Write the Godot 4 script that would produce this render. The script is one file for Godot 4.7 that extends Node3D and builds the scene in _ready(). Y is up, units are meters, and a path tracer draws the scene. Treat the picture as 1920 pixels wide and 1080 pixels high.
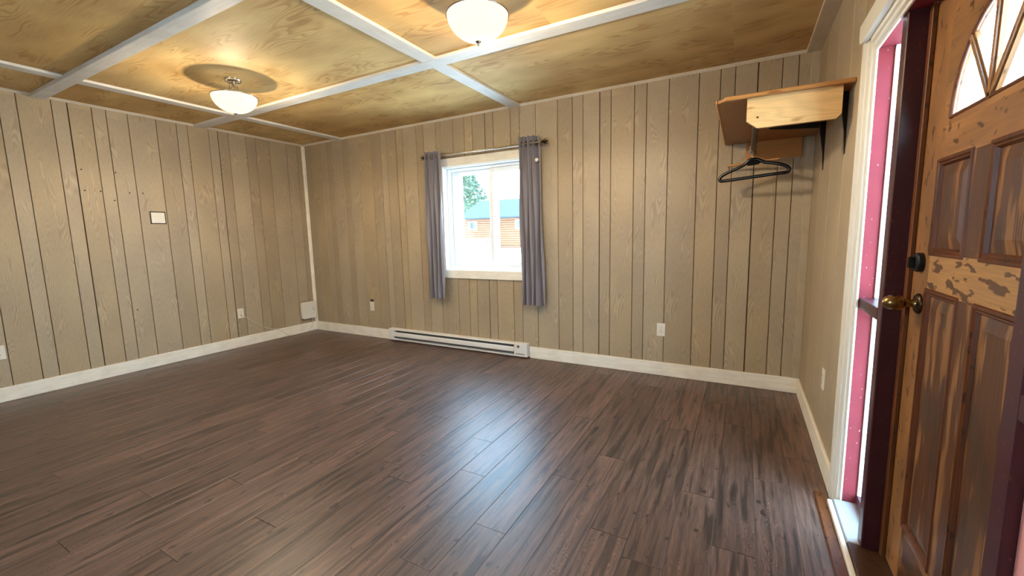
extends Node3D

# ---------------------------------------------------------------- room measures (metres)
const W := 5.578      # width, left wall x = 0, right wall x = W
const H := 2.475      # ceiling height
const D := 5.0        # depth, back wall z = 0, front wall z = D
const EYE := Vector3(5.166, 1.2452, 3.737)

var rng := RandomNumberGenerator.new()
var mats := {}


# ================================================================ mesh building
class Shape:
	var v := PackedVector3Array()
	var n := PackedVector3Array()
	var t := PackedVector2Array()
	var grain := 1                     # axis along which the texture's v runs
	var us := 1.0                      # metres that one texture width covers
	var vs := 1.0                      # metres that one texture height covers
	var off := Vector2.ZERO

	func wood(g: int, u: float, w: float, o := Vector2.ZERO) -> Shape:
		grain = g
		us = u
		vs = w
		off = o
		return self

	func uv_at(p: Vector3, normal: Vector3) -> Vector2:
		var a := normal.abs()
		var k := 0
		if a.y >= a.x and a.y >= a.z:
			k = 1
		elif a.z >= a.x:
			k = 2
		var along := grain
		var across := 3 - grain - k
		if k == grain:
			along = (grain + 1) % 3
			across = (grain + 2) % 3
		return Vector2(p[across] / us, p[along] / vs) + off

	func tri(a: Vector3, b: Vector3, c: Vector3, na: Vector3, nb: Vector3, nc: Vector3) -> void:
		if (b - a).cross(c - a).dot(na + nb + nc) > 0.0:
			var s := b
			b = c
			c = s
			var q := nb
			nb = nc
			nc = q
		var f := -(b - a).cross(c - a).normalized()
		for e in [[a, na], [b, nb], [c, nc]]:
			v.append(e[0])
			n.append(e[1])
			t.append(uv_at(e[0], f))

	func flat(a: Vector3, b: Vector3, c: Vector3, out: Vector3) -> void:
		var f := (b - a).cross(c - a).normalized()
		if f.dot(out) < 0.0:
			f = -f
		tri(a, b, c, f, f, f)

	func quad(a: Vector3, b: Vector3, c: Vector3, d: Vector3, out: Vector3) -> void:
		flat(a, b, c, out)
		flat(a, c, d, out)

	func quad_s(a: Vector3, b: Vector3, c: Vector3, d: Vector3, na: Vector3, nb: Vector3, nc: Vector3, nd: Vector3) -> void:
		tri(a, b, c, na, nb, nc)
		tri(a, c, d, na, nc, nd)

	# box with chamfered edges
	func box(lo: Vector3, hi: Vector3, ch := 0.0) -> Shape:
		var mid := (lo + hi) / 2.0
		var h := (hi - lo) / 2.0
		ch = minf(ch, 0.45 * minf(h.x, minf(h.y, h.z)) * 2.0)
		for k in 3:
			var i := (k + 1) % 3
			var j := (k + 2) % 3
			for s in [-1.0, 1.0]:
				var q := []
				for e in [[-1, -1], [1, -1], [1, 1], [-1, 1]]:
					var p := Vector3.ZERO
					p[k] = s * h[k]
					p[i] = e[0] * (h[i] - ch)
					p[j] = e[1] * (h[j] - ch)
					q.append(mid + p)
				var o := Vector3.ZERO
				o[k] = s
				quad(q[0], q[1], q[2], q[3], o)
		if ch <= 0.0:
			return self
		for k in 3:
			var i := (k + 1) % 3
			var j := (k + 2) % 3
			for a in [-1.0, 1.0]:
				for b in [-1.0, 1.0]:
					var q := []
					for e in [[-1, 0], [1, 0], [1, 1], [-1, 1]]:
						var p := Vector3.ZERO
						p[k] = e[0] * (h[k] - ch)
						p[i] = a * (h[i] - (ch if e[1] == 1 else 0.0))
						p[j] = b * (h[j] - (0.0 if e[1] == 1 else ch))
						q.append(mid + p)
					var o := Vector3.ZERO
					o[i] = a
					o[j] = b
					quad(q[0], q[1], q[2], q[3], o)
		for a in [-1.0, 1.0]:
			for b in [-1.0, 1.0]:
				for c in [-1.0, 1.0]:
					var s := Vector3(a, b, c)
					flat(mid + s * Vector3(h.x, h.y - ch, h.z - ch), mid + s * Vector3(h.x - ch, h.y, h.z - ch), mid + s * Vector3(h.x - ch, h.y - ch, h.z), s)
		return self

	# polygon (in the plane of axes i, j) pulled from lo to hi along axis k
	func prism(poly: PackedVector2Array, k: int, lo: float, hi: float) -> Shape:
		var i := (k + 1) % 3
		var j := (k + 2) % 3
		var c := Vector2.ZERO
		for p in poly:
			c += p / poly.size()
		var at := func(p: Vector2, d: float) -> Vector3:
			var r := Vector3.ZERO
			r[i] = p.x
			r[j] = p.y
			r[k] = d
			return r
		var cw := Geometry2D.is_polygon_clockwise(poly)
		for e in poly.size():
			var a := poly[e]
			var b := poly[(e + 1) % poly.size()]
			var d2 := (b - a)
			var o2 := Vector2(d2.y, -d2.x) * (-1.0 if cw else 1.0)
			var o := Vector3.ZERO
			o[i] = o2.x
			o[j] = o2.y
			quad(at.call(a, lo), at.call(b, lo), at.call(b, hi), at.call(a, hi), o)
		var idx := Geometry2D.triangulate_polygon(poly)
		for e in range(0, idx.size(), 3):
			for s in [lo, hi]:
				var o := Vector3.ZERO
				o[k] = -1.0 if s == lo else 1.0
				flat(at.call(poly[idx[e]], s), at.call(poly[idx[e + 1]], s), at.call(poly[idx[e + 2]], s), o)
		return self

	# profile of (radius, height) turned about an axis through c
	func lathe(profile: PackedVector2Array, c: Vector3, axis := Vector3.UP, seg := 24, smooth := true) -> Shape:
		var up := axis.normalized()
		var sx := up.cross(Vector3(0.31, 0.2, 0.93)).normalized()
		var sz := up.cross(sx)
		var m := profile.size()
		var pn := []
		for e in m:
			var a := profile[maxi(e - 1, 0)]
			var b := profile[mini(e + 1, m - 1)]
			var d := (b - a).normalized()
			pn.append(Vector2(d.y, -d.x))
		for s in seg:
			var a0 := TAU * s / seg
			var a1 := TAU * (s + 1) / seg
			var r0 := sx * cos(a0) + sz * sin(a0)
			var r1 := sx * cos(a1) + sz * sin(a1)
			for e in m - 1:
				var p := profile[e]
				var q := profile[e + 1]
				var a := c + r0 * p.x + up * p.y
				var b := c + r1 * p.x + up * p.y
				var d := c + r0 * q.x + up * q.y
				var f := c + r1 * q.x + up * q.y
				var g := Vector2((q - p).y, -(q - p).x).normalized()
				var n0: Vector2 = pn[e] if smooth else g
				var n1: Vector2 = pn[e + 1] if smooth else g
				var na := r0 * n0.x + up * n0.y
				var nb := r1 * n0.x + up * n0.y
				var nd := r0 * n1.x + up * n1.y
				var nf := r1 * n1.x + up * n1.y
				if p.x > 1e-6:
					tri(a, b, f, na, nb, nf)
				if q.x > 1e-6:
					tri(a, f, d, na, nf, nd)
		return self

	# round bar along a path
	func tube(path: PackedVector3Array, r: float, seg := 8, closed := false, r_end := -1.0) -> Shape:
		var m := path.size()
		var rings := []
		var side := Vector3.ZERO
		for e in m:
			var a := path[(e - 1 + m) % m] if (closed or e > 0) else path[e]
			var b := path[(e + 1) % m] if (closed or e < m - 1) else path[e]
			var d := (b - a).normalized()
			if side == Vector3.ZERO:
				side = d.cross(Vector3.UP if absf(d.y) < 0.9 else Vector3.RIGHT).normalized()
			side = (side - d * side.dot(d)).normalized()
			var o := d.cross(side)
			var rr := r if r_end < 0.0 else lerpf(r, r_end, float(e) / (m - 1))
			var ring := []
			for s in seg:
				var an := TAU * s / seg
				var q := side * cos(an) + o * sin(an)
				ring.append([path[e] + q * rr, q])
			rings.append(ring)
		for e in (m if closed else m - 1):
			var A: Array = rings[e]
			var C: Array = rings[(e + 1) % m]
			for s in seg:
				var s1 := (s + 1) % seg
				quad_s(A[s][0], A[s1][0], C[s1][0], C[s][0], A[s][1], A[s1][1], C[s1][1], C[s][1])
		if not closed:
			for e in [0, m - 1]:
				var o := (path[0] - path[1]) if e == 0 else (path[m - 1] - path[m - 2])
				for s in range(1, seg - 1):
					flat(rings[e][0][0], rings[e][s][0], rings[e][s + 1][0], o)
		return self

	func mesh() -> ArrayMesh:
		var a := []
		a.resize(Mesh.ARRAY_MAX)
		a[Mesh.ARRAY_VERTEX] = v
		a[Mesh.ARRAY_NORMAL] = n
		a[Mesh.ARRAY_TEX_UV] = t
		var m := ArrayMesh.new()
		m.add_surface_from_arrays(Mesh.PRIMITIVE_TRIANGLES, a)
		return m


func obj(called: String, s: Shape, m: Material, parent: Node = self) -> MeshInstance3D:
	var o := MeshInstance3D.new()
	o.name = called
	o.mesh = s.mesh()
	o.material_override = null
	o.mesh.surface_set_material(0, m)
	parent.add_child(o, true)
	return o


func base(called: String, parent: Node = self) -> Node3D:
	var o := Node3D.new()
	o.name = called
	parent.add_child(o, true)
	return o


func tag(o: Node, label: String, category: String, group := "") -> Node:
	o.set_meta("label", label)
	o.set_meta("category", category)
	if group:
		o.set_meta("group", group)
	return o


func structure(o: Node, label := "") -> Node:
	o.set_meta("kind", "structure")
	if label:
		o.set_meta("label", label)
	return o


func boxed(lo: Vector3, hi: Vector3, ch := 0.0) -> Shape:
	return Shape.new().box(lo, hi, ch)


# ================================================================ textures
func noise(s: int, f: float, oct := 3) -> FastNoiseLite:
	var q := FastNoiseLite.new()
	q.seed = s
	q.noise_type = FastNoiseLite.TYPE_SIMPLEX_SMOOTH
	q.frequency = f
	q.fractal_octaves = oct
	if oct == 1:
		q.fractal_type = FastNoiseLite.FRACTAL_NONE
	return q


func picture(w: int, h: int, paint: Callable) -> ImageTexture:
	var d := PackedByteArray()
	d.resize(w * h * 3)
	var k := 0
	for y in h:
		for x in w:
			var c: Color = paint.call(x, y)
			d[k] = int(clampf(c.r, 0.0, 1.0) * 255.0)
			d[k + 1] = int(clampf(c.g, 0.0, 1.0) * 255.0)
			d[k + 2] = int(clampf(c.b, 0.0, 1.0) * 255.0)
			k += 3
	return ImageTexture.create_from_image(Image.create_from_data(w, h, false, Image.FORMAT_RGB8, d))


func mat(called: String, c: Color, rough := 0.6, metal := 0.0, tex: Texture2D = null) -> StandardMaterial3D:
	var m := StandardMaterial3D.new()
	m.resource_name = called
	m.albedo_color = c
	m.roughness = rough
	m.metallic = metal
	if tex:
		m.albedo_texture = tex
		m.albedo_color = c
	mats[called] = m
	return m


func c8(r: int, g: int, b: int) -> Color:
	return Color(r / 255.0, g / 255.0, b / 255.0)


func make_materials() -> void:
	# printed oak wall sheets: 1.6 m across, 2.5 m along
	var n1 := noise(11, 1.0, 2)
	var n2 := noise(12, 1.0, 2)
	var n3 := noise(13, 1.0, 1)
	var n4 := noise(14, 1.0, 2)
	var wall_tex := picture(1024, 1024, func(x: int, y: int) -> Color:
		var u := x / 1024.0 * 1.6
		var w := y / 1024.0 * 2.5
		var warp := n1.get_noise_2d(u * 6.0, w * 0.9)
		var ring := sin((u * 46.0 + warp * 7.0) * TAU + n3.get_noise_2d(u * 14.0, w * 9.0) * 1.2)
		var where := smoothstep(0.05, 0.45, n2.get_noise_2d(u * 7.0 + 7.0, w * 1.7))
		var fibre := n4.get_noise_2d(u * 300.0, w * 12.0)
		var mottle := n2.get_noise_2d(u * 2.2, w * 1.4 + 30.0)
		var pore := smoothstep(0.3, 0.5, n4.get_noise_2d(u * 120.0 + 9.0, w * 22.0))
		var k := 0.945 + 0.06 * ring * where + 0.04 * fibre + 0.045 * mottle - 0.05 * pore
		return Color(0.735 * k, 0.66 * k, 0.545 * k - 0.01 * mottle))
	mat("wall_oak", Color(1.0, 1.0, 1.0), 0.48, 0.0, wall_tex)
	mat("wall_oak_dim", Color(0.955, 0.945, 0.93), 0.48, 0.0, wall_tex)
	mat("wall_oak_warm", Color(0.99, 0.975, 0.94), 0.48, 0.0, wall_tex)
	mat("groove", c8(66, 46, 30), 0.8)

	# rotary cut plywood: 1.3 m across, 2.5 m along
	var p1 := noise(21, 1.0, 3)
	var p2 := noise(22, 1.0, 2)
	var p3 := noise(23, 1.0, 2)
	var ply_tex := picture(1024, 1024, func(x: int, y: int) -> Color:
		var u := x / 1024.0 * 1.3
		var w := y / 1024.0 * 2.5
		var f := p1.get_noise_2d(u * 3.4, w * 0.7) * 5.0 + p2.get_noise_2d(u * 11.0, w * 2.0) * 0.5
		var r := f - floorf(f)
		var line := smoothstep(0.35, 0.9, r) * (1.0 - smoothstep(0.9, 1.0, r)) * smoothstep(-0.25, 0.35, p3.get_noise_2d(u * 4.0 + 30.0, w * 1.5))
		var blot := p3.get_noise_2d(u * 3.0, w * 1.6 + 9.0)
		var fibre := p2.get_noise_2d(u * 130.0, w * 5.0)
		var k := 0.95 + 0.045 * fibre + 0.085 * blot - 0.1 * line
		return Color(0.88 * k, (0.755 - 0.03 * line + 0.02 * blot) * k, (0.53 - 0.05 * line + 0.02 * blot) * k))
	mat("plywood", Color(1, 1, 1), 0.62, 0.0, ply_tex)
	mats.plywood.metallic_specular = 0.25
	mat("plywood_brown", Color(0.95, 0.92, 0.87), 0.62, 0.0, ply_tex)

	mats.plywood_brown.metallic_specular = 0.25
	# floor planks: eight columns of 0.1527 m, 2.44 m along
	var f1 := noise(31, 1.0, 3)
	var f2 := noise(32, 1.0, 2)
	var f3 := noise(33, 1.0, 2)
	var tone := [0.93, 1.04, 0.97, 1.08, 0.9, 1.0, 1.05, 0.95]
	var floor_tex := picture(1024, 2048, func(x: int, y: int) -> Color:
		var u := x / 1024.0 * 1.2216
		var w := y / 2048.0 * 2.44
		var col := int(x / 128)
		var uu := u + col * 3.7
		var ring := sin((uu * 60.0 + f1.get_noise_2d(uu * 9.0, w * 2.0) * 16.0) * TAU)
		var where := smoothstep(0.12, 0.4, f2.get_noise_2d(uu * 9.0 + 3.0, w * 1.5))
		var fibre := f3.get_noise_2d(uu * 260.0, w * 9.0)
		var streak := f2.get_noise_2d(uu * 34.0, w * 1.9 + 5.0)
		var dark := smoothstep(0.12, 0.42, f1.get_noise_2d(uu * 22.0 + 40.0, w * 1.5))
		var knot := smoothstep(0.5, 0.68, f1.get_noise_2d(uu * 13.0 + 80.0, w * 7.0))
		var k: float = tone[col] * (1.0 + 0.2 * ring * where + 0.22 * fibre + 0.24 * streak) * (1.0 - 0.36 * dark) * (1.0 - 0.5 * knot)
		return Color(0.385 * k, 0.288 * k, 0.243 * k))
	var fl := mat("floor_plank", Color(1, 1, 1), 0.39, 0.0, floor_tex)
	fl.metallic_specular = 0.62
	fl.heightmap_enabled = true
	fl.heightmap_texture = floor_tex
	fl.heightmap_scale = 0.04
	mat("subfloor", c8(26, 18, 13), 0.9)

	# door: stained and worn fir, 0.8 m across, 2 m along
	var d1 := noise(41, 1.0, 3)
	var d2 := noise(42, 1.0, 3)
	var d3 := noise(43, 1.0, 2)
	var door_tex := picture(512, 1024, func(x: int, y: int) -> Color:
		var u := x / 512.0 * 0.8
		var w := y / 1024.0 * 2.0
		var fibre := d3.get_noise_2d(u * 140.0, w * 4.0)
		var worn := smoothstep(-0.04, 0.1, d1.get_noise_2d(u * 13.0, w * 1.9) + 0.34 * fibre - 0.1)
		var grey := smoothstep(0.12, 0.28, d2.get_noise_2d(u * 8.0 + 20.0, w * 2.4) + 0.15 * fibre)
		var k := 1.0 + 0.17 * fibre
		var stain := Color(0.385, 0.235, 0.125)
		var bare := Color(0.64, 0.46, 0.265)
		var old := Color(0.31, 0.215, 0.15)
		return stain.lerp(bare, worn * 0.8).lerp(old, grey * 0.8) * k)
	mat("door_wood", Color(0.9, 0.87, 0.84), 0.42, 0.0, door_tex)
	var rail_tex := picture(512, 512, func(x: int, y: int) -> Color:
		var u := x / 512.0 * 0.8
		var w := y / 512.0 * 0.8
		var fibre := d3.get_noise_2d(u * 120.0, w * 5.0 + 50.0)
		var fleck := smoothstep(0.22, 0.3, d2.get_noise_2d(u * 26.0, w * 9.0 + 5.0) + 0.14 * fibre)
		var k := 1.0 + 0.1 * fibre
		return Color(0.66, 0.485, 0.285).lerp(Color(0.33, 0.215, 0.13), fleck * 0.9) * k)
	mat("door_rail_bare", Color(1, 1, 1), 0.45, 0.0, rail_tex)
	var smooth_tex := picture(256, 512, func(x: int, y: int) -> Color:
		var u := x / 256.0 * 0.5
		var w := y / 512.0 * 2.0
		var fibre := d3.get_noise_2d(u * 120.0, w * 5.0 + 90.0)
		var blot := d1.get_noise_2d(u * 6.0, w * 2.0 + 60.0)
		var fleck := smoothstep(0.42, 0.5, d2.get_noise_2d(u * 24.0, w * 14.0 + 60.0))
		return Color(0.575, 0.395, 0.225).lerp(Color(0.29, 0.18, 0.10), fleck * 0.8) * (1.0 + 0.09 * fibre + 0.2 * blot))
	mat("door_stain", Color(1, 1, 1), 0.4, 0.0, smooth_tex)
	mat("sill_brown", Color(0.5, 0.46, 0.42), 0.5, 0.0, smooth_tex)
	mat("door_edge_stain", Color(0.72, 0.6, 0.52), 0.45, 0.0, smooth_tex)
	mat("door_molding", Color(0.62, 0.48, 0.38), 0.35, 0.0, smooth_tex)

	# pine: 0.5 m across, 1.4 m along
	var pine_tex := picture(256, 512, func(x: int, y: int) -> Color:
		var u := x / 256.0 * 0.5
		var w := y / 512.0 * 1.4
		var ring := sin((u * 30.0 + d1.get_noise_2d(u * 5.0, w * 1.2 + 11.0) * 6.0) * TAU * 0.5)
		var fibre := d3.get_noise_2d(u * 150.0, w * 5.0)
		var knot := smoothstep(0.42, 0.6, d2.get_noise_2d(u * 7.0 + 2.0, w * 3.0))
		var k := 1.0 + 0.025 * ring + 0.04 * fibre
		return Color(0.91, 0.74, 0.5).lerp(Color(0.6, 0.38, 0.2), knot * 0.6) * k)
	mat("pine", Color(1, 1, 1), 0.4, 0.0, pine_tex)
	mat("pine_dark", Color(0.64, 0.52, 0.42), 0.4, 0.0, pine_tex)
	mat("pine_red", Color(0.8, 0.69, 0.57), 0.4, 0.0, pine_tex)

	# paints
	var chip := noise(51, 1.0, 2)
	var chip2 := noise(52, 1.0, 2)
	var pink_tex := picture(256, 1024, func(x: int, y: int) -> Color:
		var u := x / 256.0 * 0.5
		var w := y / 1024.0 * 2.0
		var k := 1.0 + 0.05 * chip2.get_noise_2d(u * 6.0, w * 5.0)
		var c := smoothstep(0.7, 0.73, chip.get_noise_2d(u * 90.0, w * 38.0))
		return (Color(0.53, 0.2, 0.222) * k).lerp(Color(0.72, 0.62, 0.58), c))
	mat("pink_paint", Color(1, 1, 1), 0.6, 0.0, pink_tex)
	mats.pink_paint.metallic_specular = 0.3
	mat("pink_pale", c8(226, 160, 158), 0.55)  # plain pink, paler than the jambs, for the near side panel
	var maroon_tex := picture(256, 1024, func(x: int, y: int) -> Color:
		var u := x / 256.0 * 0.5
		var w := y / 1024.0 * 2.0
		var k := 1.0 + 0.12 * chip2.get_noise_2d(u * 8.0, w * 6.0 + 4.0)
		var c := smoothstep(0.6, 0.66, chip.get_noise_2d(u * 70.0, w * 30.0 + 30.0))
		return (Color(0.27, 0.115, 0.145) * k).lerp(Color(0.4, 0.23, 0.16), c))
	mat("maroon_paint", Color(1, 1, 1), 0.35, 0.0, maroon_tex)
	var wn := noise(53, 1.0, 3)
	var trim_tex := picture(256, 512, func(x: int, y: int) -> Color:
		var u := x / 256.0 * 0.5
		var w := y / 512.0 * 1.0
		var k := 1.0 + 0.035 * wn.get_noise_2d(u * 40.0, w * 3.0) + 0.03 * wn.get_noise_2d(u * 5.0, w * 5.0)
		var dirt := smoothstep(0.3, 0.5, chip.get_noise_2d(u * 14.0, w * 8.0 + 70.0))
		return (Color(0.965, 0.935, 0.865) * k).lerp(Color(0.88, 0.8, 0.68), dirt * 0.14))
	mat("cream_trim", Color(1, 1, 1), 0.45, 0.0, trim_tex)
	mat("batten_white", Color(0.9, 0.93, 0.98), 0.5, 0.0, trim_tex)
	mat("cove_trim", Color(0.88, 0.86, 0.84), 0.5, 0.0, trim_tex)
	mat("casing_white", c8(236, 232, 218), 0.4)
	mat("corner_tan", Color(0.74, 0.69, 0.62), 0.5, 0.0, trim_tex)
	mat("vinyl", c8(238, 242, 242), 0.35)
	mat("plate_white", c8(236, 230, 216), 0.35)
	mat("slot_dark", c8(40, 36, 32), 0.6)
	mat("heater_white", c8(233, 230, 222), 0.35)
	mat("heater_grey", c8(118, 116, 112), 0.5, 0.3)
	mat("cable_white", c8(222, 214, 196), 0.5)
	mat("nickel", c8(196, 190, 180), 0.22, 1.0)
	mat("brass", c8(150, 122, 78), 0.25, 1.0)
	mat("bronze", c8(70, 56, 44), 0.35, 1.0)
	mat("steel", c8(205, 205, 205), 0.2, 1.0)
	mat("sill_metal", c8(176, 178, 178), 0.3, 0.15)
	mat("black_metal", c8(26, 26, 27), 0.4, 0.4)
	mat("black_plastic", c8(10, 10, 11), 0.25)
	mat("rod_brown", c8(58, 44, 34), 0.4, 0.3)
	mat("nail", c8(48, 38, 30), 0.6)

	var cn := noise(61, 1.0, 2)
	var cloth_tex := picture(256, 256, func(x: int, y: int) -> Color:
		var k := 1.0 + 0.05 * sin(x * TAU / 4.0) * sin(y * TAU / 4.0) + 0.06 * cn.get_noise_2d(x * 0.6, y * 0.05)
		return Color(0.53, 0.51, 0.535) * k)
	var cl := mat("curtain_grey", Color(1, 1, 1), 0.85, 0.0, cloth_tex)
	cl.backlight_enabled = true
	cl.backlight = Color(0.12, 0.12, 0.125)

	var glass := mat("pane_glass", Color(0.9, 0.96, 0.97, 0.06), 0.02)
	glass.transparency = BaseMaterial3D.TRANSPARENCY_ALPHA
	var bowl := mat("lamp_glass", c8(70, 68, 62), 0.5)
	bowl.emission_enabled = true
	bowl.emission = Color(1.0, 0.93, 0.78)
	bowl.emission_energy_multiplier = 1.35

	# outdoors
	mat("gravel", c8(190, 192, 190), 0.95)
	mat("log_wood", c8(100, 58, 24), 0.8)
	mat("roof_metal", c8(33, 42, 51), 0.9)
	mats.roof_metal.metallic_specular = 0.1
	mat("leaf_green", c8(44, 68, 40), 0.8)
	mat("leaf_pale", c8(74, 92, 54), 0.8)
	mat("bark", c8(60, 46, 36), 0.9)
	mat("outdoor_white", c8(236, 236, 232), 0.6)
	mat("shade_glass", c8(30, 38, 46), 0.2)
	mat("siding_pink", c8(196, 130, 128), 0.7)


# ================================================================ boards of a wall
# pieces: list of [from, to] along the wall; cut by openings [a, b, y0, y1]
func wall_boards(parent: Node, axis: int, grooves: Array, joints: Array, y0: float, y1: float, plane: float, inward: float, openings: Array) -> void:
	var kinds := ["wall_oak", "wall_oak", "wall_oak_warm", "wall_oak_dim"]
	for i in grooves.size() - 1:
		var ga := 0.0035 if joints.has(grooves[i]) else 0.0021
		var gb := 0.0035 if joints.has(grooves[i + 1]) else 0.0021
		var a: float = grooves[i] + ga
		var b: float = grooves[i + 1] - gb
		if b - a < 0.01:
			continue
		var m: Material = mats[kinds[rng.randi() % 4]]
		var off := Vector2(rng.randf_range(0.05, 0.6) - a / 1.6, rng.randf() * 0.05)
		var spans := [[a, b, y0, y1]]
		for o in openings:
			var left := []
			for s in spans:
				if s[1] <= o[0] or s[0] >= o[1]:
					left.append(s)
					continue
				if s[0] < o[0] - 0.002:
					left.append([s[0], o[0], s[2], s[3]])
				if s[1] > o[1] + 0.002:
					left.append([o[1], s[1], s[2], s[3]])
				var m0: float = maxf(s[0], o[0])
				var m1: float = minf(s[1], o[1])
				if o[2] > s[2] + 0.01:
					left.append([m0, m1, s[2], o[2]])
				if o[3] < s[3] - 0.01:
					left.append([m0, m1, o[3], s[3]])
			spans = left
		for s in spans:
			if s[1] - s[0] < 0.004:
				continue
			var lo := Vector3(0, s[2], 0)
			var hi := Vector3(0, s[3], 0)
			lo[axis] = s[0]
			hi[axis] = s[1]
			var k := 2 if axis == 0 else 0
			lo[k] = minf(plane, plane - inward * 0.008)
			hi[k] = maxf(plane, plane - inward * 0.008)
			obj("board", Shape.new().wood(1, 1.6, 2.5, off).box(lo, hi, 0.0022), m, parent)


# ================================================================ _ready
func _ready() -> void:
	rng.seed = 7
	# ---- camera
	var cam := Camera3D.new()
	cam.name = "camera"
	cam.position = EYE
	cam.basis = Basis.from_euler(Vector3(-0.12601, 0.50308, -0.02187), EULER_ORDER_YXZ)
	cam.fov = rad_to_deg(2.0 * atan(540.0 / 789.81))
	cam.near = 0.05
	cam.far = 400.0
	cam.current = true
	add_child(cam)
	# ---- sky and exposure
	var env := Environment.new()
	env.background_mode = Environment.BG_SKY
	var sky := ProceduralSkyMaterial.new()
	sky.sky_top_color = Color(0.66, 0.85, 1.0)
	sky.sky_horizon_color = Color(0.8, 0.925, 1.0)
	sky.ground_bottom_color = Color(0.55, 0.55, 0.52)
	sky.ground_horizon_color = Color(0.8, 0.82, 0.8)
	sky.sky_energy_multiplier = 1.0
	sky.energy_multiplier = 28.0
	sky.sun_angle_max = 1.0
	env.sky = Sky.new()
	env.sky.sky_material = sky
	env.tonemap_mode = Environment.TONE_MAPPER_LINEAR
	env.tonemap_exposure = 1.12
	env.sdfgi_enabled = true
	env.ssao_enabled = true
	env.ssil_enabled = true
	var we := WorldEnvironment.new()
	we.name = "world_environment"
	we.environment = env
	add_child(we)
	# ---- sun: high, behind the house, never straight into the room
	var sun := DirectionalLight3D.new()
	sun.name = "sun"
	sun.light_color = Color(1.0, 0.97, 0.92)
	sun.light_energy = 16.0
	sun.light_angular_distance = 0.6
	sun.shadow_enabled = true
	add_child(sun)
	sun.look_at_from_position(Vector3(-20, 30, 9), Vector3.ZERO)

	make_materials()
	build_floor()
	build_ceiling()
	build_walls()
	build_trim()
	build_window()
	build_front_window()
	build_doorway()
	build_lamps()
	build_heater()
	build_curtains()
	build_shelf()
	build_plates()
	build_outdoors()


# ================================================================ floor
func build_floor() -> void:
	var f: Node3D = structure(base("floor"), "dark brown wood plank floor")
	obj("subfloor", boxed(Vector3(-0.13, -0.16, -0.13), Vector3(W + 0.2, -0.011, D + 0.13)), mats.subfloor, f)
	var pw := 0.1527
	var row := 0
	var x0 := 5.256 - 35.0 * pw
	while x0 < W:
		var a := maxf(x0, 0.0)
		var b := minf(x0 + pw, W)
		var z := -[0.2, 0.75, 0.42, 1.02, 0.1, 0.6, 0.9, 0.3][row % 8] as float
		while z < D:
			var z0 := maxf(z, 0.0)
			var z1 := minf(z + 1.22, D)
			if b - a > 0.01 and z1 - z0 > 0.01:
				var col := rng.randi() % 8
				var half := (rng.randi() % 2) * 0.5
				var s := Shape.new().wood(2, 1.2216, 2.44, Vector2(col / 8.0 + 0.002 - x0 / 1.2216, half + 0.002 - z / 2.44))
				s.box(Vector3(a + 0.0004, -0.011, z0 + 0.0004), Vector3(b - 0.0004, 0.0, z1 - 0.0004), 0.0012)
				obj("plank", s, mats.floor_plank, f)
			z += 1.22
		x0 += pw
		row += 1


# ================================================================ ceiling and battens
func build_ceiling() -> void:
	var c: Node3D = structure(base("ceiling"), "varnished plywood ceiling in large sheets")
	obj("roof_deck", boxed(Vector3(-0.13, H + 0.013, -0.13), Vector3(W + 0.2, H + 0.16, D + 0.13)), mats.subfloor, c)
	var xs := [0.0, 0.72, 3.19, W]
	var zs := [0.0, 1.22, 2.41, 3.63, D]
	for i in 3:
		for j in 4:
			var s := Shape.new().wood(0, 1.3, 2.5, Vector2(rng.randf(), rng.randf()))
			s.box(Vector3(xs[i] + 0.001, H, zs[j] + 0.001), Vector3(xs[i + 1] - 0.001, H + 0.012, zs[j + 1] - 0.001))
			obj("panel", s, mats[["plywood", "plywood_brown"][(i + j) % 2]], c)
	# flat battens over the joints
	var b: Node3D = structure(base("trim_1"), "white battens over the ceiling joints")
	obj("batten", Shape.new().wood(0, 0.5, 1.0).box(Vector3(0.0, H - 0.03, 2.362), Vector3(W, H, 2.452), 0.003), mats.batten_white, b)
	obj("batten", Shape.new().wood(0, 0.5, 1.0).box(Vector3(0.0, H - 0.02, 1.162), Vector3(W, H, 1.277), 0.002), mats.batten_white, b)
	obj("batten", Shape.new().wood(0, 0.5, 1.0).box(Vector3(0.0, H - 0.02, 3.575), Vector3(W, H, 3.69), 0.002), mats.batten_white, b)
	for x in [[0.665, 0.765], [3.132, 3.25]]:
		for z in [[0.0, 1.1615], [1.2775, 2.3615], [2.4525, 3.5745], [3.6905, D]]:
			obj("batten", Shape.new().wood(2, 0.5, 1.0).box(Vector3(x[0], H - 0.0195, z[0]), Vector3(x[1], H, z[1]), 0.002), mats.batten_white, b)


# ================================================================ walls
const WX0 := 2.285
const WX1 := 3.375
const WY0 := 0.875
const WY1 := 1.975
const DZ0 := 1.44
const DZ1 := 3.01
const DY1 := 1.99
const FX0 := 2.75       # window in the front wall, behind the viewer
const FX1 := 3.6
const FY0 := 0.95
const FY1 := 2.05


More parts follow.
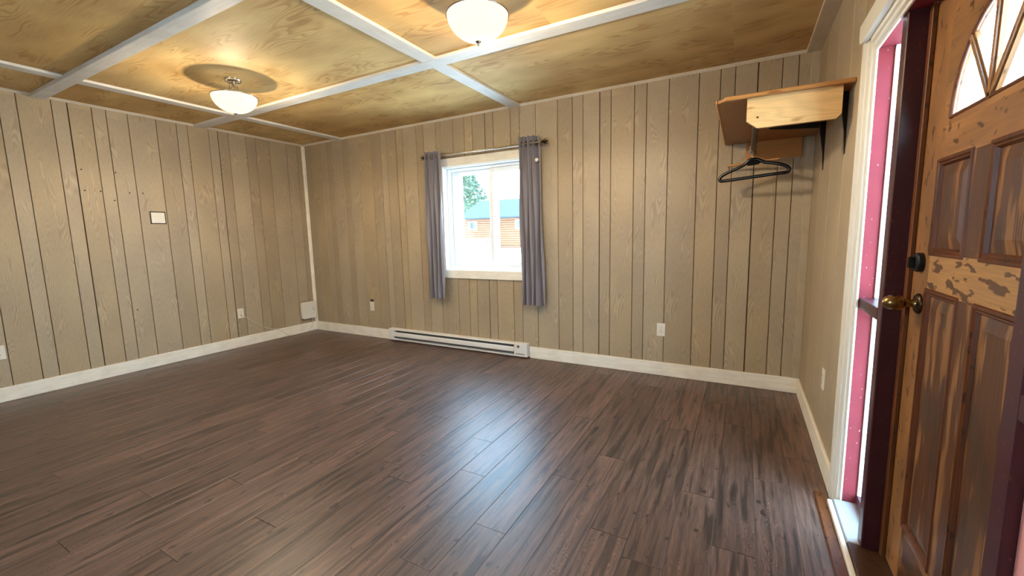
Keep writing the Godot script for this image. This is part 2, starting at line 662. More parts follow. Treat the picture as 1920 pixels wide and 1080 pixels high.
func build_walls() -> void:
	var m: Material = mats.groove
	# back wall with the window opening
	var bw: Node3D = structure(base("wall_back"), "back wall of grooved oak-print boards")
	for r in [[-0.13, WX0, -0.011, H], [WX1, W + 0.13, -0.011, H], [WX0, WX1, -0.011, WY0], [WX0, WX1, WY1, H]]:
		obj("core", boxed(Vector3(r[0], r[2], -0.14), Vector3(r[1], r[3], -0.0081)), m, bw)
	var g := [0.0, 0.166, 0.353, 0.457, 0.552, 0.74, 0.85, 1.022, 1.244, 1.393, 1.491, 1.638, 1.736, 1.938, 2.04, 2.212, 2.438, 2.584, 2.684, 2.836, 2.934, 3.129, 3.229, 3.399, 3.622, 3.767, 3.866, 4.019, 4.119, 4.317, 4.416, 4.59, 4.812, 4.962, 5.061, 5.209, 5.36, 5.457, W]
	wall_boards(bw, 0, g, [0.457, 1.638, 2.836, 4.019, 5.209], 0.0, H, 0.0, 1.0, [[WX0, WX1, WY0, WY1]])
	# left wall
	var lw: Node3D = structure(base("wall_left"), "left wall of grooved oak-print boards")
	obj("core", boxed(Vector3(-0.13, -0.011, -0.0081), Vector3(-0.0081, H, D + 0.13)), m, lw)
	g = [0.0, 0.092, 0.237, 0.46, 0.627, 0.738, 0.931, 1.039, 1.132, 1.332, 1.43, 1.603, 1.824, 1.979, 2.077, 2.232, 2.33, 2.529, 2.629, 2.798, 3.02, 3.17, 3.27, 3.42, 3.52, 3.72, 3.82, 3.99, 4.21, 4.36, 4.46, 4.61, 4.71, D]
	wall_boards(lw, 2, g, [1.039, 2.232, 3.42], 0.0, H, 0.0, 1.0, [])
	for q in [[1.9, 2.2], [1.718, 2.197], [1.718, 2.09], [1.899, 1.966], [1.642, 2.0], [1.72, 1.882], [1.723, 1.779], [0.596, 1.941]]:
		obj("nail", Shape.new().lathe(PackedVector2Array([Vector2(0.0065, 0), Vector2(0.006, 0.0015), Vector2(0, 0.002)]), Vector3(0.0, q[0], q[1]), Vector3.RIGHT, 8), mats.nail, lw)
	# right wall with the doorway
	var rw: Node3D = structure(base("wall_right"), "right wall of grooved oak-print boards round the doorway")
	for r in [[-0.0081, DZ0, -0.011, H], [DZ1, D + 0.13, -0.011, H], [DZ0, DZ1, DY1, H]]:
		obj("core", boxed(Vector3(W + 0.0081, r[2], r[0]), Vector3(W + 0.13, r[3], r[1])), m, rw)
	g = [0.0, 0.31, 0.71, 1.09, 1.33, 1.55, 1.75, 1.98, 2.2, 2.4, 2.62, 2.84, 3.06, 3.26, 3.42, 3.64, 3.84, 4.06, 4.26, 4.46, 4.66, D]
	wall_boards(rw, 2, g, [1.09], 0.0, H, W, -1.0, [[DZ0, DZ1, -0.02, DY1]])
	# front wall, behind the camera
	var fw: Node3D = structure(base("wall_front"), "front wall behind the viewer")
	for q in [[-0.0081, FX0, -0.011, H], [FX1, W + 0.0081, -0.011, H], [FX0, FX1, -0.011, FY0], [FX0, FX1, FY1, H]]:
		obj("core", boxed(Vector3(q[0], q[2], D + 0.0081), Vector3(q[1], q[3], D + 0.13)), m, fw)
	g = []
	var x := 0.0
	while x < W - 0.1:
		g.append(x)
		x += 0.24
	g.append(W)
	wall_boards(fw, 0, g, [], 0.0, H, D, -1.0, [[FX0, FX1, FY0, FY1]])


# ================================================================ baseboards, cove, corner strips
func build_trim() -> void:
	var bh := 0.117
	var t := 0.016
	var b: Node = obj("baseboard_left", Shape.new().wood(2, 0.5, 1.0).box(Vector3(0, 0, 0), Vector3(t, bh, D), 0.003), mats.cream_trim)
	structure(b, "cream painted baseboard along the left wall")
	var bb: Node = structure(base("baseboard_back"), "cream painted baseboard either side of the heater")
	obj("board", Shape.new().wood(0, 0.5, 1.0).box(Vector3(t, 0, 0), Vector3(1.41, bh, t), 0.003), mats.cream_trim, bb)
	obj("board", Shape.new().wood(0, 0.5, 1.0, Vector2(0.3, 0.2)).box(Vector3(3.305, 0, 0), Vector3(W - t, bh, t), 0.003), mats.cream_trim, bb)
	var br: Node = obj("baseboard_right", Shape.new().wood(2, 0.5, 1.0, Vector2(0.1, 0.5)).box(Vector3(W - t, 0, 0), Vector3(W, bh, 1.405), 0.003), mats.cream_trim)
	structure(br, "cream painted baseboard between corner and doorway")
	structure(obj("baseboard_right", Shape.new().wood(2, 0.5, 1.0).box(Vector3(W - t, 0, 3.05), Vector3(W, bh, D), 0.003), mats.cream_trim))
	structure(obj("baseboard_front", Shape.new().wood(0, 0.5, 1.0).box(Vector3(t, 0, D - t), Vector3(W - t, bh, D), 0.003), mats.cream_trim))
	# cove where walls meet ceiling
	var c: Node = structure(base("trim_2"), "thin cove strip between walls and ceiling")
	var r := 0.02
	var prof := PackedVector2Array([Vector2(H, 0.0), Vector2(H - r, 0.0), Vector2(H - r, 0.005), Vector2(H - 0.012, 0.012), Vector2(H - 0.005, r), Vector2(H, r)])
	obj("cove", Shape.new().wood(0, 0.5, 1.0).prism(prof, 0, 0.0, W - 0.085), mats.cove_trim, c)
	var prof2 := PackedVector2Array()
	for q in prof:
		prof2.append(Vector2(q.y, q.x))
	obj("cove", Shape.new().wood(2, 0.5, 1.0).prism(prof2, 2, r, 2.3615), mats.cove_trim, c)
	obj("cove", Shape.new().wood(2, 0.5, 1.0).prism(prof2, 2, 2.4525, D), mats.cove_trim, c)
	obj("flat_strip", Shape.new().wood(2, 0.5, 1.0).box(Vector3(W - 0.084, H - 0.02, 0.0), Vector3(W, H, D), 0.002), mats.cove_trim, c)
	# corner strips
	var k: Node = structure(base("trim_3"), "pale vertical strips in the room corners")
	obj("corner_strip", Shape.new().wood(1, 0.5, 1.0).prism(PackedVector2Array([Vector2(0, 0), Vector2(0, 0.03), Vector2(0.008, 0.03), Vector2(0.014, 0.014), Vector2(0.03, 0.008), Vector2(0.03, 0)]), 1, bh, H - r), mats.cream_trim, k)
	obj("corner_strip", Shape.new().wood(1, 0.5, 1.0).box(Vector3(5.527, bh, 0.0), Vector3(W, H - 0.02, 0.009), 0.002), mats.corner_tan, k)


# ================================================================ window with vinyl slider
func build_window() -> void:
	var w: Node3D = structure(base("window_1"), "white sliding window in the back wall")
	var cm: Material = mats.cream_trim
	# wood casing on the wall
	obj("casing", Shape.new().wood(1, 0.5, 1.0).box(Vector3(2.215, 0.877, 0.0), Vector3(2.300, 1.975, 0.019), 0.002), cm, w)
	obj("casing", Shape.new().wood(1, 0.5, 1.0, Vector2(0.4, 0.2)).box(Vector3(3.362, 0.877, 0.0), Vector3(3.452, 1.975, 0.019), 0.002), cm, w)
	obj("casing", Shape.new().wood(0, 0.5, 1.0).box(Vector3(2.215, 1.9755, 0.0), Vector3(3.452, 2.06, 0.019), 0.002), cm, w)
	obj("casing", Shape.new().wood(0, 0.5, 1.0, Vector2(0.2, 0.6)).box(Vector3(2.215, 0.786, 0.0), Vector3(3.452, 0.8765, 0.019), 0.002), cm, w)
	# reveal boards
	var v: Material = mats.vinyl
	obj("reveal", boxed(Vector3(WX0, WY0, -0.085), Vector3(WX0 + 0.012, WY1, 0.0)), v, w)
	obj("reveal", boxed(Vector3(WX1 - 0.012, WY0, -0.085), Vector3(WX1, WY1, 0.0)), v, w)
	obj("reveal", boxed(Vector3(WX0 + 0.0121, WY1 - 0.012, -0.085), Vector3(WX1 - 0.0121, WY1, 0.0)), v, w)
	obj("reveal", boxed(Vector3(WX0 + 0.0121, WY0, -0.085), Vector3(WX1 - 0.0121, WY0 + 0.012, 0.0)), v, w)
	# outer vinyl frame
	var fx0 := WX0 + 0.0121
	var fx1 := WX1 - 0.0121
	var fy0 := WY0 + 0.0121
	var fy1 := WY1 - 0.0121
	frame("vinyl_frame", fx0, fx1, fy0, fy1, 0.03, -0.14, -0.06, v, w)
	# two sashes, the right one in front
	sash(w, fx0 + 0.03, 2.912, fy0 + 0.03, fy1 - 0.03, -0.115, 0.045)
	sash(w, 2.824, fx1 - 0.03, fy0 + 0.03, fy1 - 0.03, -0.088, 0.045)


func build_front_window() -> void:
	var w: Node3D = structure(base("window_3"), "wide window in the front wall behind the viewer")
	var v: Material = mats.vinyl
	frame("vinyl_frame", FX0, FX1, FY0, FY1, 0.05, D + 0.02, D + 0.1, v, w)
	obj("mullion", boxed(Vector3((FX0 + FX1) / 2 - 0.03, FY0 + 0.05, D + 0.03), Vector3((FX0 + FX1) / 2 + 0.03, FY1 - 0.05, D + 0.09), 0.003), v, w)
	for x in [[FX0 + 0.05, (FX0 + FX1) / 2 - 0.03], [(FX0 + FX1) / 2 + 0.03, FX1 - 0.05]]:
		obj("pane", boxed(Vector3(x[0], FY0 + 0.05, D + 0.058), Vector3(x[1], FY1 - 0.05, D + 0.062)), mats.pane_glass, w)
	frame("casing", FX0 - 0.08, FX1 + 0.08, FY0 - 0.08, FY1 + 0.08, 0.08, D - 0.018, D, mats.cream_trim, w)


func frame(called: String, x0: float, x1: float, y0: float, y1: float, t: float, z0: float, z1: float, m: Material, parent: Node) -> void:
	obj(called, boxed(Vector3(x0, y0, z0), Vector3(x0 + t, y1, z1), 0.003), m, parent)
	obj(called, boxed(Vector3(x1 - t, y0, z0), Vector3(x1, y1, z1), 0.003), m, parent)
	obj(called, boxed(Vector3(x0 + t, y0, z0), Vector3(x1 - t, y0 + t, z1), 0.003), m, parent)
	obj(called, boxed(Vector3(x0 + t, y1 - t, z0), Vector3(x1 - t, y1, z1), 0.003), m, parent)


func sash(w: Node3D, x0: float, x1: float, y0: float, y1: float, z: float, t: float) -> void:
	var s := base("sash", w)
	frame("stile", x0, x1, y0, y1, t, z - 0.012, z + 0.012, mats.vinyl, s)
	obj("pane", boxed(Vector3(x0 + t, y0 + t, z - 0.002), Vector3(x1 - t, y1 - t, z + 0.002)), mats.pane_glass, s)


# ================================================================ doorway: casing, frame, sidelight, door
const SILL := 0.03
const XD := 5.672       # room face of the door leaf
const XF := 5.605       # room face of the posts


func build_doorway() -> void:
	# ---- casing on the room side
	var cs: Node3D = structure(base("trim_4"), "white stepped casing round the doorway")
	var cm: Material = mats.casing_white
	var steps := [[1.405, W], [1.405, 5.567], [1.42, 5.562], [1.446, 5.563], [1.45, 5.572], [1.464, 5.574], [1.468, 5.582], [1.482, 5.583], [1.486, 5.592], [1.496, 5.594], [1.496, 5.6], [1.44, 5.6], [1.44, W]]
	var p := PackedVector2Array()
	for s in steps:
		p.append(Vector2(s[0], s[1]))
	# y is the long axis: prism(k=1) takes (z, x)
	obj("side_casing", Shape.new().prism(p, 1, 0.0, 1.995), cm, cs)
	var q := PackedVector2Array()
	for s in steps:
		q.append(Vector2(2 * 2.226 - s[0], s[1]))
	obj("side_casing", Shape.new().prism(q, 1, 0.0, 1.995), cm, cs)
	obj("head_casing", Shape.new().prism(PackedVector2Array([Vector2(5.6, 1.936), Vector2(5.594, 1.936), Vector2(5.592, 1.946), Vector2(5.583, 1.95), Vector2(5.582, 1.964), Vector2(5.574, 1.968), Vector2(5.572, 1.99), Vector2(5.572, 2.05), Vector2(W, 2.05), Vector2(W, 1.99), Vector2(5.6, 1.99)]), 2, 1.496, 2.956), cm, cs)
	var hb := PackedVector2Array([Vector2(1.405, 2.062), Vector2(1.405, 2.02), Vector2(1.411, 2.0), Vector2(1.425, 1.988), Vector2(1.45, 1.985), Vector2(3.0, 1.985), Vector2(3.04, 2.0), Vector2(3.046, 2.062)])
	var hz := PackedVector2Array()
	for s in hb:
		hz.append(Vector2(s.y, s.x))
	obj("head_board", Shape.new().prism(hz, 0, 5.551, 5.5715), cm, cs)

	var d: Node3D = structure(base("door_1"), "worn stained wooden front door in maroon frame")
	var pk: Material = mats.pink_paint
	var mr: Material = mats.maroon_paint
	# pink jambs and head
	obj("jamb", Shape.new().wood(1, 0.5, 2.0).box(Vector3(5.6, 0.0, 1.44), Vector3(5.73, 1.99, 1.496), 0.001), pk, d)
	obj("jamb", Shape.new().wood(1, 0.5, 2.0).box(Vector3(5.6, 0.0, 2.956), Vector3(5.73, 1.99, 3.01), 0.001), pk, d)
	obj("head_jamb", Shape.new().wood(2, 0.5, 2.0).box(Vector3(5.6, 1.94, 1.4961), Vector3(5.73, 1.99, 2.9559), 0.001), pk, d)
	# maroon posts either side of the leaf
	for z in [1.766, 2.633]:
		obj("post", Shape.new().wood(1, 0.5, 2.0, Vector2(z, 0.1)).box(Vector3(XF, SILL, z), Vector3(5.73, 1.94, z + 0.053), 0.003), mr, d)
	# brown stop strips beside the leaf
	obj("door_stop", Shape.new().wood(1, 0.5, 2.0).box(Vector3(5.658, SILL, 1.8191), Vector3(5.6715, 1.94, 1.846), 0.002), mats.door_edge_stain, d)
	# sill
	obj("sill", boxed(Vector3(5.566, -0.0105, 1.4961), Vector3(5.76, SILL, 1.8), 0.004), mats.sill_metal, d)
	obj("sill", Shape.new().wood(2, 0.5, 2.0, Vector2(0.2, 0.1)).box(Vector3(5.566, -0.0105, 1.8002), Vector3(5.76, SILL, 2.9559), 0.004), mats.sill_brown, d)  # darker brown length of the sill, from the far post onwards
	# pink infill beside the door, near side, with its rail
	obj("side_panel", Shape.new().wood(1, 0.5, 2.0, Vector2(0.2, 0.4)).box(Vector3(5.625, SILL, 2.6861), Vector3(5.66, 1.94, 2.9559), 0.001), mats.pink_pale, d)
	obj("rail", boxed(Vector3(5.604, 0.9, 2.6862), Vector3(5.6249, 0.947, 2.9558), 0.002), mr, d)
	build_leaf(d)

	# ---- threshold strips on the floor
	var th: Node3D = structure(base("trim_5"), "wood threshold strips in front of the door sill")
	obj("strip", Shape.new().wood(2, 0.5, 1.4).box(Vector3(5.505, 0.0, 1.42), Vector3(5.546, 0.009, 3.0), 0.004), mats.door_edge_stain, th)
	obj("strip", Shape.new().wood(2, 0.5, 1.4).box(Vector3(5.547, 0.0, 1.497), Vector3(5.565, 0.024, 2.955), 0.003), mats.cream_trim, th)

	# ---- glazed sidelight on the far side
	var s: Node3D = structure(base("window_2"), "narrow glazed sidelight beside the door")
	obj("rail", boxed(Vector3(5.604, 0.905, 1.4961), Vector3(5.71, 0.95, 1.7659), 0.002), mr, s)
	obj("bottom_rail", boxed(Vector3(5.645, SILL, 1.4961), Vector3(5.71, 0.068, 1.7659), 0.006), mr, s)
	obj("bead", boxed(Vector3(5.65, 0.9501, 1.4961), Vector3(5.664, 1.9399, 1.505), 0.002), mats.vinyl, s)
	obj("bead", boxed(Vector3(5.65, 0.0681, 1.4961), Vector3(5.664, 0.9049, 1.505), 0.002), mats.vinyl, s)
	obj("pane", boxed(Vector3(5.666, 0.9502, 1.4962), Vector3(5.67, 1.9398, 1.7658)), mats.pane_glass, s)
	obj("pane", boxed(Vector3(5.666, 0.0682, 1.4962), Vector3(5.67, 0.9048, 1.7658)), mats.pane_glass, s)


func zy(z: float, y: float, x: float) -> Vector3:
	return Vector3(x, y, z)


func build_leaf(d: Node3D) -> void:
	var leaf := base("leaf", d)
	var x0 := XD
	var x1 := XD + 0.044
	var z0 := 1.8215
	var z1 := 2.631
	var yb := SILL + 0.005
	var yt := 1.936
	var wood: Material = mats.door_wood
	var stain: Material = mats.door_stain
	# stiles and rails
	obj("stile", Shape.new().wood(1, 0.5, 2.0, Vector2(0.3, 0)).box(Vector3(x0, yb, z0), Vector3(x1, yt, 1.975), 0.001), stain, leaf)
	obj("stile", Shape.new().wood(1, 0.8, 2.0, Vector2(0.1, 0)).box(Vector3(x0, yb, 2.51), Vector3(x1, yt, z1), 0.001), wood, leaf)
	obj("bottom_rail", Shape.new().wood(2, 0.8, 2.0, Vector2(0.5, 0)).box(Vector3(x0, yb, 1.9751), Vector3(x1, 0.25, 2.5099), 0.001), wood, leaf)
	obj("lock_rail", Shape.new().wood(2, 0.8, 0.8, Vector2(0.15, 0.3)).box(Vector3(x0, 1.045, 1.9751), Vector3(x1, 1.16, 2.5099), 0.001), mats.door_rail_bare, leaf)
	obj("upper_rail", Shape.new().wood(2, 0.5, 2.0, Vector2(0.1, 0)).box(Vector3(x0, 1.436, 1.9751), Vector3(x1, 1.53, 2.5099), 0.0), stain, leaf)
	for y in [[0.2501, 1.0449], [1.1601, 1.4359]]:
		obj("muntin_stile", Shape.new().wood(1, 0.8, 2.0, Vector2(0.65, 0.2)).box(Vector3(x0, y[0], 2.193), Vector3(x1, y[1], 2.293), 0.001), wood, leaf)
	# raised panels with mouldings
	var k := 0
	for z in [[1.975, 2.193], [2.293, 2.51]]:
		for y in [[0.25, 1.045], [1.16, 1.436]]:
			k += 1
			raised_panel(leaf, z[0], z[1], y[0], y[1], k)
	# top piece with the half-round opening
	var hz := 2.242
	var hy := 1.548
	var rz := 0.222
	var ry := 0.245
	var s := Shape.new().wood(2, 0.5, 2.0, Vector2(0.45, 0.3))
	x1 = XD + 0.02
	var seg := 32
	var arc := []
	var rim := []
	for i in seg + 1:
		var a := PI - PI * i / seg
		var dir := Vector2(cos(a), sin(a))
		arc.append(Vector2(hz + rz * dir.x, hy + ry * dir.y))
		var t := 1e9
		if dir.x < -1e-6:
			t = minf(t, (1.9751 - hz) / dir.x)
		if dir.x > 1e-6:
			t = minf(t, (2.5099 - hz) / dir.x)
		if dir.y > 1e-6:
			t = minf(t, (yt - hy) / dir.y)
		rim.append(Vector2(hz, hy) + dir * t)
	# make sure the two top corners are met
	var corner := [Vector2(1.9751, yt), Vector2(2.5099, yt)]
	for c in corner:
		var best := 0
		for i in seg + 1:
			if rim[i].distance_to(c) < rim[best].distance_to(c):
				best = i
		rim[best] = c
	for i in seg:
		for x in [x0, x1]:
			var o := Vector3(-1 if x == x0 else 1, 0, 0)
			s.quad(zy(arc[i].x, arc[i].y, x), zy(arc[i + 1].x, arc[i + 1].y, x), zy(rim[i + 1].x, rim[i + 1].y, x), zy(rim[i].x, rim[i].y, x), o)
		var mid: Vector2 = (arc[i] + arc[i + 1]) / 2.0
		s.quad(zy(arc[i].x, arc[i].y, x0), zy(arc[i + 1].x, arc[i + 1].y, x0), zy(arc[i + 1].x, arc[i + 1].y, x1), zy(arc[i].x, arc[i].y, x1), zy(hz - mid.x, hy - mid.y, 0))
		s.quad(zy(rim[i].x, rim[i].y, x0), zy(rim[i + 1].x, rim[i + 1].y, x0), zy(rim[i + 1].x, rim[i + 1].y, x1), zy(rim[i].x, rim[i].y, x1), zy(rim[i].x - hz, rim[i].y - hy, 0))
	s.box(Vector3(x0, 1.5301, 1.9752), Vector3(x1, hy, 2.5098))
	obj("arched_panel", s, stain, leaf)
	# moulding round the fanlight and its bars
	var path := PackedVector3Array()
	for i in seg + 1:
		var a := PI - PI * i / seg
		path.append(zy(hz + (rz - 0.002) * cos(a), hy + 0.004 + (ry - 0.002) * sin(a), x0 + 0.002))
	obj("arch_molding", Shape.new().wood(1, 0.5, 2.0).tube(path, 0.0065, 8), mats.door_molding, leaf)
	obj("arch_molding", Shape.new().wood(2, 0.5, 2.0).tube(PackedVector3Array([zy(hz - rz, hy + 0.004, x0 + 0.002), zy(hz + rz, hy + 0.004, x0 + 0.002)]), 0.0055, 8), mats.door_molding, leaf)
	var cuts := [PI, deg_to_rad(128.0), PI / 2.0, deg_to_rad(52.0), 0.0]
	for i in range(1, 4):
		var a: float = cuts[i]
		var e := Vector2(rz * cos(a), ry * sin(a))
		var dir := e.normalized()
		var pn := Vector2(-dir.y, dir.x)
		var poly := PackedVector2Array()
		for c in [[0.01, -0.5], [1.0, -0.5], [1.0, 0.5], [0.01, 0.5]]:
			var pt: Vector2 = Vector2(hz, hy) + e * c[0] + pn * 0.024 * c[1]
			poly.append(Vector2(pt.y, pt.x))
		obj("glazing_bar", Shape.new().wood(1, 0.5, 2.0, Vector2(i * 0.2, 0)).prism(poly, 0, x0 + 0.002, x0 + 0.0115), mats.door_stain, leaf)
		var poly2 := PackedVector2Array()
		for c in [[0.01, -0.5], [1.0, -0.5], [1.0, 0.5], [0.01, 0.5]]:
			var pt: Vector2 = Vector2(hz, hy) + e * c[0] + pn * 0.012 * c[1]
			poly2.append(Vector2(pt.y, pt.x))
		obj("glazing_bar", Shape.new().wood(1, 0.5, 2.0, Vector2(i * 0.2, 0)).prism(poly2, 0, x0 - 0.003, x0 + 0.0019), mats.door_stain, leaf)
	for i in 4:
		var poly := PackedVector2Array([Vector2(hy, hz)])
		for j in 9:
			var a := lerpf(cuts[i], cuts[i + 1], j / 8.0)
			poly.append(Vector2(hy + (ry - 0.001) * sin(a), hz + (rz - 0.001) * cos(a)))
		obj("pane", Shape.new().prism(poly, 0, x0 + 0.012, x0 + 0.016), mats.pane_glass, leaf)
	# knob, rose and deadbolt
	var kb := base("door_knob", d)
	var kc := Vector3(XD, 0.995, 1.925)
	obj("rose", Shape.new().lathe(PackedVector2Array([Vector2(0.033, 0), Vector2(0.033, 0.004), Vector2(0.029, 0.009), Vector2(0.02, 0.012), Vector2(0, 0.012)]), kc, Vector3.LEFT, 28), mats.bronze, kb)
	obj("neck", Shape.new().lathe(PackedVector2Array([Vector2(0.016, 0.011), Vector2(0.012, 0.018), Vector2(0.011, 0.03), Vector2(0.014, 0.036)]), kc, Vector3.LEFT, 20), mats.brass, kb)
	obj("handle", Shape.new().lathe(PackedVector2Array([Vector2(0.013, 0.035), Vector2(0.02, 0.039), Vector2(0.025, 0.048), Vector2(0.0265, 0.06), Vector2(0.0245, 0.073), Vector2(0.019, 0.084), Vector2(0.011, 0.091), Vector2(0, 0.094)]), kc, Vector3.LEFT, 28), mats.brass, kb)
	var db := base("deadbolt", d)
	var dc := Vector3(XD, 1.128, 1.915)
	obj("escutcheon", Shape.new().lathe(PackedVector2Array([Vector2(0.031, 0), Vector2(0.031, 0.012), Vector2(0.028, 0.018), Vector2(0, 0.018)]), dc, Vector3.LEFT, 28), mats.black_metal, db)
	obj("thumb_turn", boxed(Vector3(dc.x - 0.036, dc.y - 0.018, dc.z - 0.005), Vector3(dc.x - 0.017, dc.y + 0.018, dc.z + 0.005), 0.003), mats.black_metal, db)


func raised_panel(leaf: Node3D, z0: float, z1: float, y0: float, y1: float, k: int) -> void:
	# recessed field with a raised, bevelled centre
	var xr := XD + 0.007
	var xc := XD + 0.001
	var s := Shape.new().wood(1, 0.8, 2.0, Vector2(0.23 * k, 0.31 * k))
	var i := 0.018
	var j := 0.05
	var out := Vector3(-1, 0, 0)
	var ring := func(e: float, x: float) -> Array:
		return [zy(z0 + e, y0 + e, x), zy(z1 - e, y0 + e, x), zy(z1 - e, y1 - e, x), zy(z0 + e, y1 - e, x)]
	var a: Array = ring.call(0.0002, xr)
	var b: Array = ring.call(i, xr)
	var c: Array = ring.call(j, xc)
	for e in 4:
		var f := (e + 1) % 4
		s.quad(a[e], a[f], b[f], b[e], out)
		s.quad(b[e], b[f], c[f], c[e], out)
	s.quad(c[0], c[1], c[2], c[3], out)
	var r: Array = ring.call(0.0002, XD + 0.03)
	s.quad(r[0], r[1], r[2], r[3], -out)
	for e in 4:
		var f := (e + 1) % 4
		s.quad(a[e], a[f], r[f], r[e], (a[e] + a[f]) / 2.0 - (a[0] + a[2]) / 2.0)
	obj("panel", s, mats.door_wood, leaf)
	# applied moulding, proud of the leaf
	var m := Shape.new().wood(1, 0.5, 2.0, Vector2(0.1 * k, 0))
	var prof := [[-0.007, XD], [-0.004, XD - 0.004], [0.003, XD - 0.0045], [0.008, XD - 0.0005], [0.012, XD - 0.001], [0.0175, XD + 0.0065]]
	for e in prof.size() - 1:
		var p0: Array = ring.call(prof[e][0], prof[e][1])
		var p1: Array = ring.call(prof[e + 1][0], prof[e + 1][1])
		for f in 4:
			var g := (f + 1) % 4
			m.quad(p0[f], p0[g], p1[g], p1[f], out + 0.01 * (Vector3(0, (y0 + y1) / 2, (z0 + z1) / 2) - Vector3(0, p0[f].y, p0[f].z)))
	obj("molding", m, mats.door_molding, leaf)


# ================================================================ ceiling lamps
func build_lamps() -> void:
	var spots := [[Vector3(3.935, H, 1.80), "glowing glass bowl ceiling lamp nearest the top edge, above the window side", 1.0], [Vector3(1.66, H, 1.755), "glowing glass bowl ceiling lamp toward the left wall, with dark ring above it", 0.72]]
	for q in spots:
		var c: Vector3 = q[0]
		var l: Node3D = base("ceiling_lamp")
		l.position = c
		tag(l, q[1], "lamp", "bowl lamps on the plywood ceiling")
		var nk: Material = mats.nickel
		obj("canopy", Shape.new().lathe(PackedVector2Array([Vector2(0, -0.024), Vector2(0.03, -0.024), Vector2(0.052, -0.018), Vector2(0.06, -0.006), Vector2(0.06, 0.0)]), Vector3.ZERO, Vector3.UP, 32), nk, l)
		obj("stem", Shape.new().lathe(PackedVector2Array([Vector2(0.009, -0.12), Vector2(0.009, -0.07), Vector2(0.015, -0.065), Vector2(0.015, -0.05), Vector2(0.009, -0.045), Vector2(0.009, -0.02)]), Vector3.ZERO, Vector3.UP, 16), nk, l)
		for i in 3:
			var a := TAU * i / 3.0 + 0.5
			obj("hanger_rod", Shape.new().tube(PackedVector3Array([Vector3(cos(a) * 0.03, -0.022, sin(a) * 0.03), Vector3(cos(a) * 0.034, -0.117, sin(a) * 0.034)]), 0.004, 8), nk, l)
		obj("pan", Shape.new().lathe(PackedVector2Array([Vector2(0, -0.127), Vector2(0.133, -0.127), Vector2(0.137, -0.1235), Vector2(0.133, -0.12), Vector2(0, -0.12)]), Vector3.ZERO, Vector3.UP, 36), nk, l)
		# bowl with wall thickness
		var prof := PackedVector2Array()
		for i in 13:
			var t := i / 12.0
			prof.append(Vector2(0.155 * pow(sin(t * PI / 2.0), 0.8), -0.246 + 0.121 * pow(1.0 - cos(t * PI / 2.0), 0.85)))
		prof[0].x = 0.0
		var rimp := prof[12]
		prof.append(Vector2(rimp.x - 0.002, rimp.y + 0.003))
		for i in range(12, -1, -1):
			prof.append(Vector2(maxf(prof[i].x - 0.005, 0.0), prof[i].y + 0.005))
		obj("bowl", Shape.new().lathe(prof, Vector3.ZERO, Vector3.UP, 40), mats.lamp_glass, l)
		obj("rim_band", Shape.new().lathe(PackedVector2Array([Vector2(0.156, -0.129), Vector2(0.1605, -0.128), Vector2(0.1605, -0.1235), Vector2(0.157, -0.1225)]), Vector3.ZERO, Vector3.UP, 40), nk, l)
		obj("finial", Shape.new().lathe(PackedVector2Array([Vector2(0.0, -0.272), Vector2(0.004, -0.27), Vector2(0.006, -0.264), Vector2(0.004, -0.259), Vector2(0.012, -0.254), Vector2(0.015, -0.248), Vector2(0.012, -0.2445), Vector2(0, -0.243)]), Vector3.ZERO, Vector3.UP, 20), nk, l)
		var o := OmniLight3D.new()
		o.name = "bulb_light"
		o.position = Vector3(0, -0.212, 0)
		o.light_color = Color(1.0, 0.9, 0.74)
		o.light_energy = 0.85 * q[2]
		o.light_size = 0.018
		o.omni_range = 12.0
		o.omni_attenuation = 2.0
		o.shadow_enabled = true
		l.add_child(o)
		# the bowl's own soft light, downwards and to the sides
		var sp := SpotLight3D.new()
		sp.name = "bowl_light"
		sp.position = Vector3(0, -0.29, 0)
		sp.rotation_degrees = Vector3(-90, 0, 0)
		sp.light_color = Color(1.0, 0.92, 0.8)
		sp.light_energy = 1.2 * q[2]
		sp.light_size = 0.12
		sp.spot_angle = 88.0
		sp.spot_angle_attenuation = 0.25
		sp.spot_range = 12.0
		sp.spot_attenuation = 2.0
		sp.shadow_enabled = true
		l.add_child(sp)


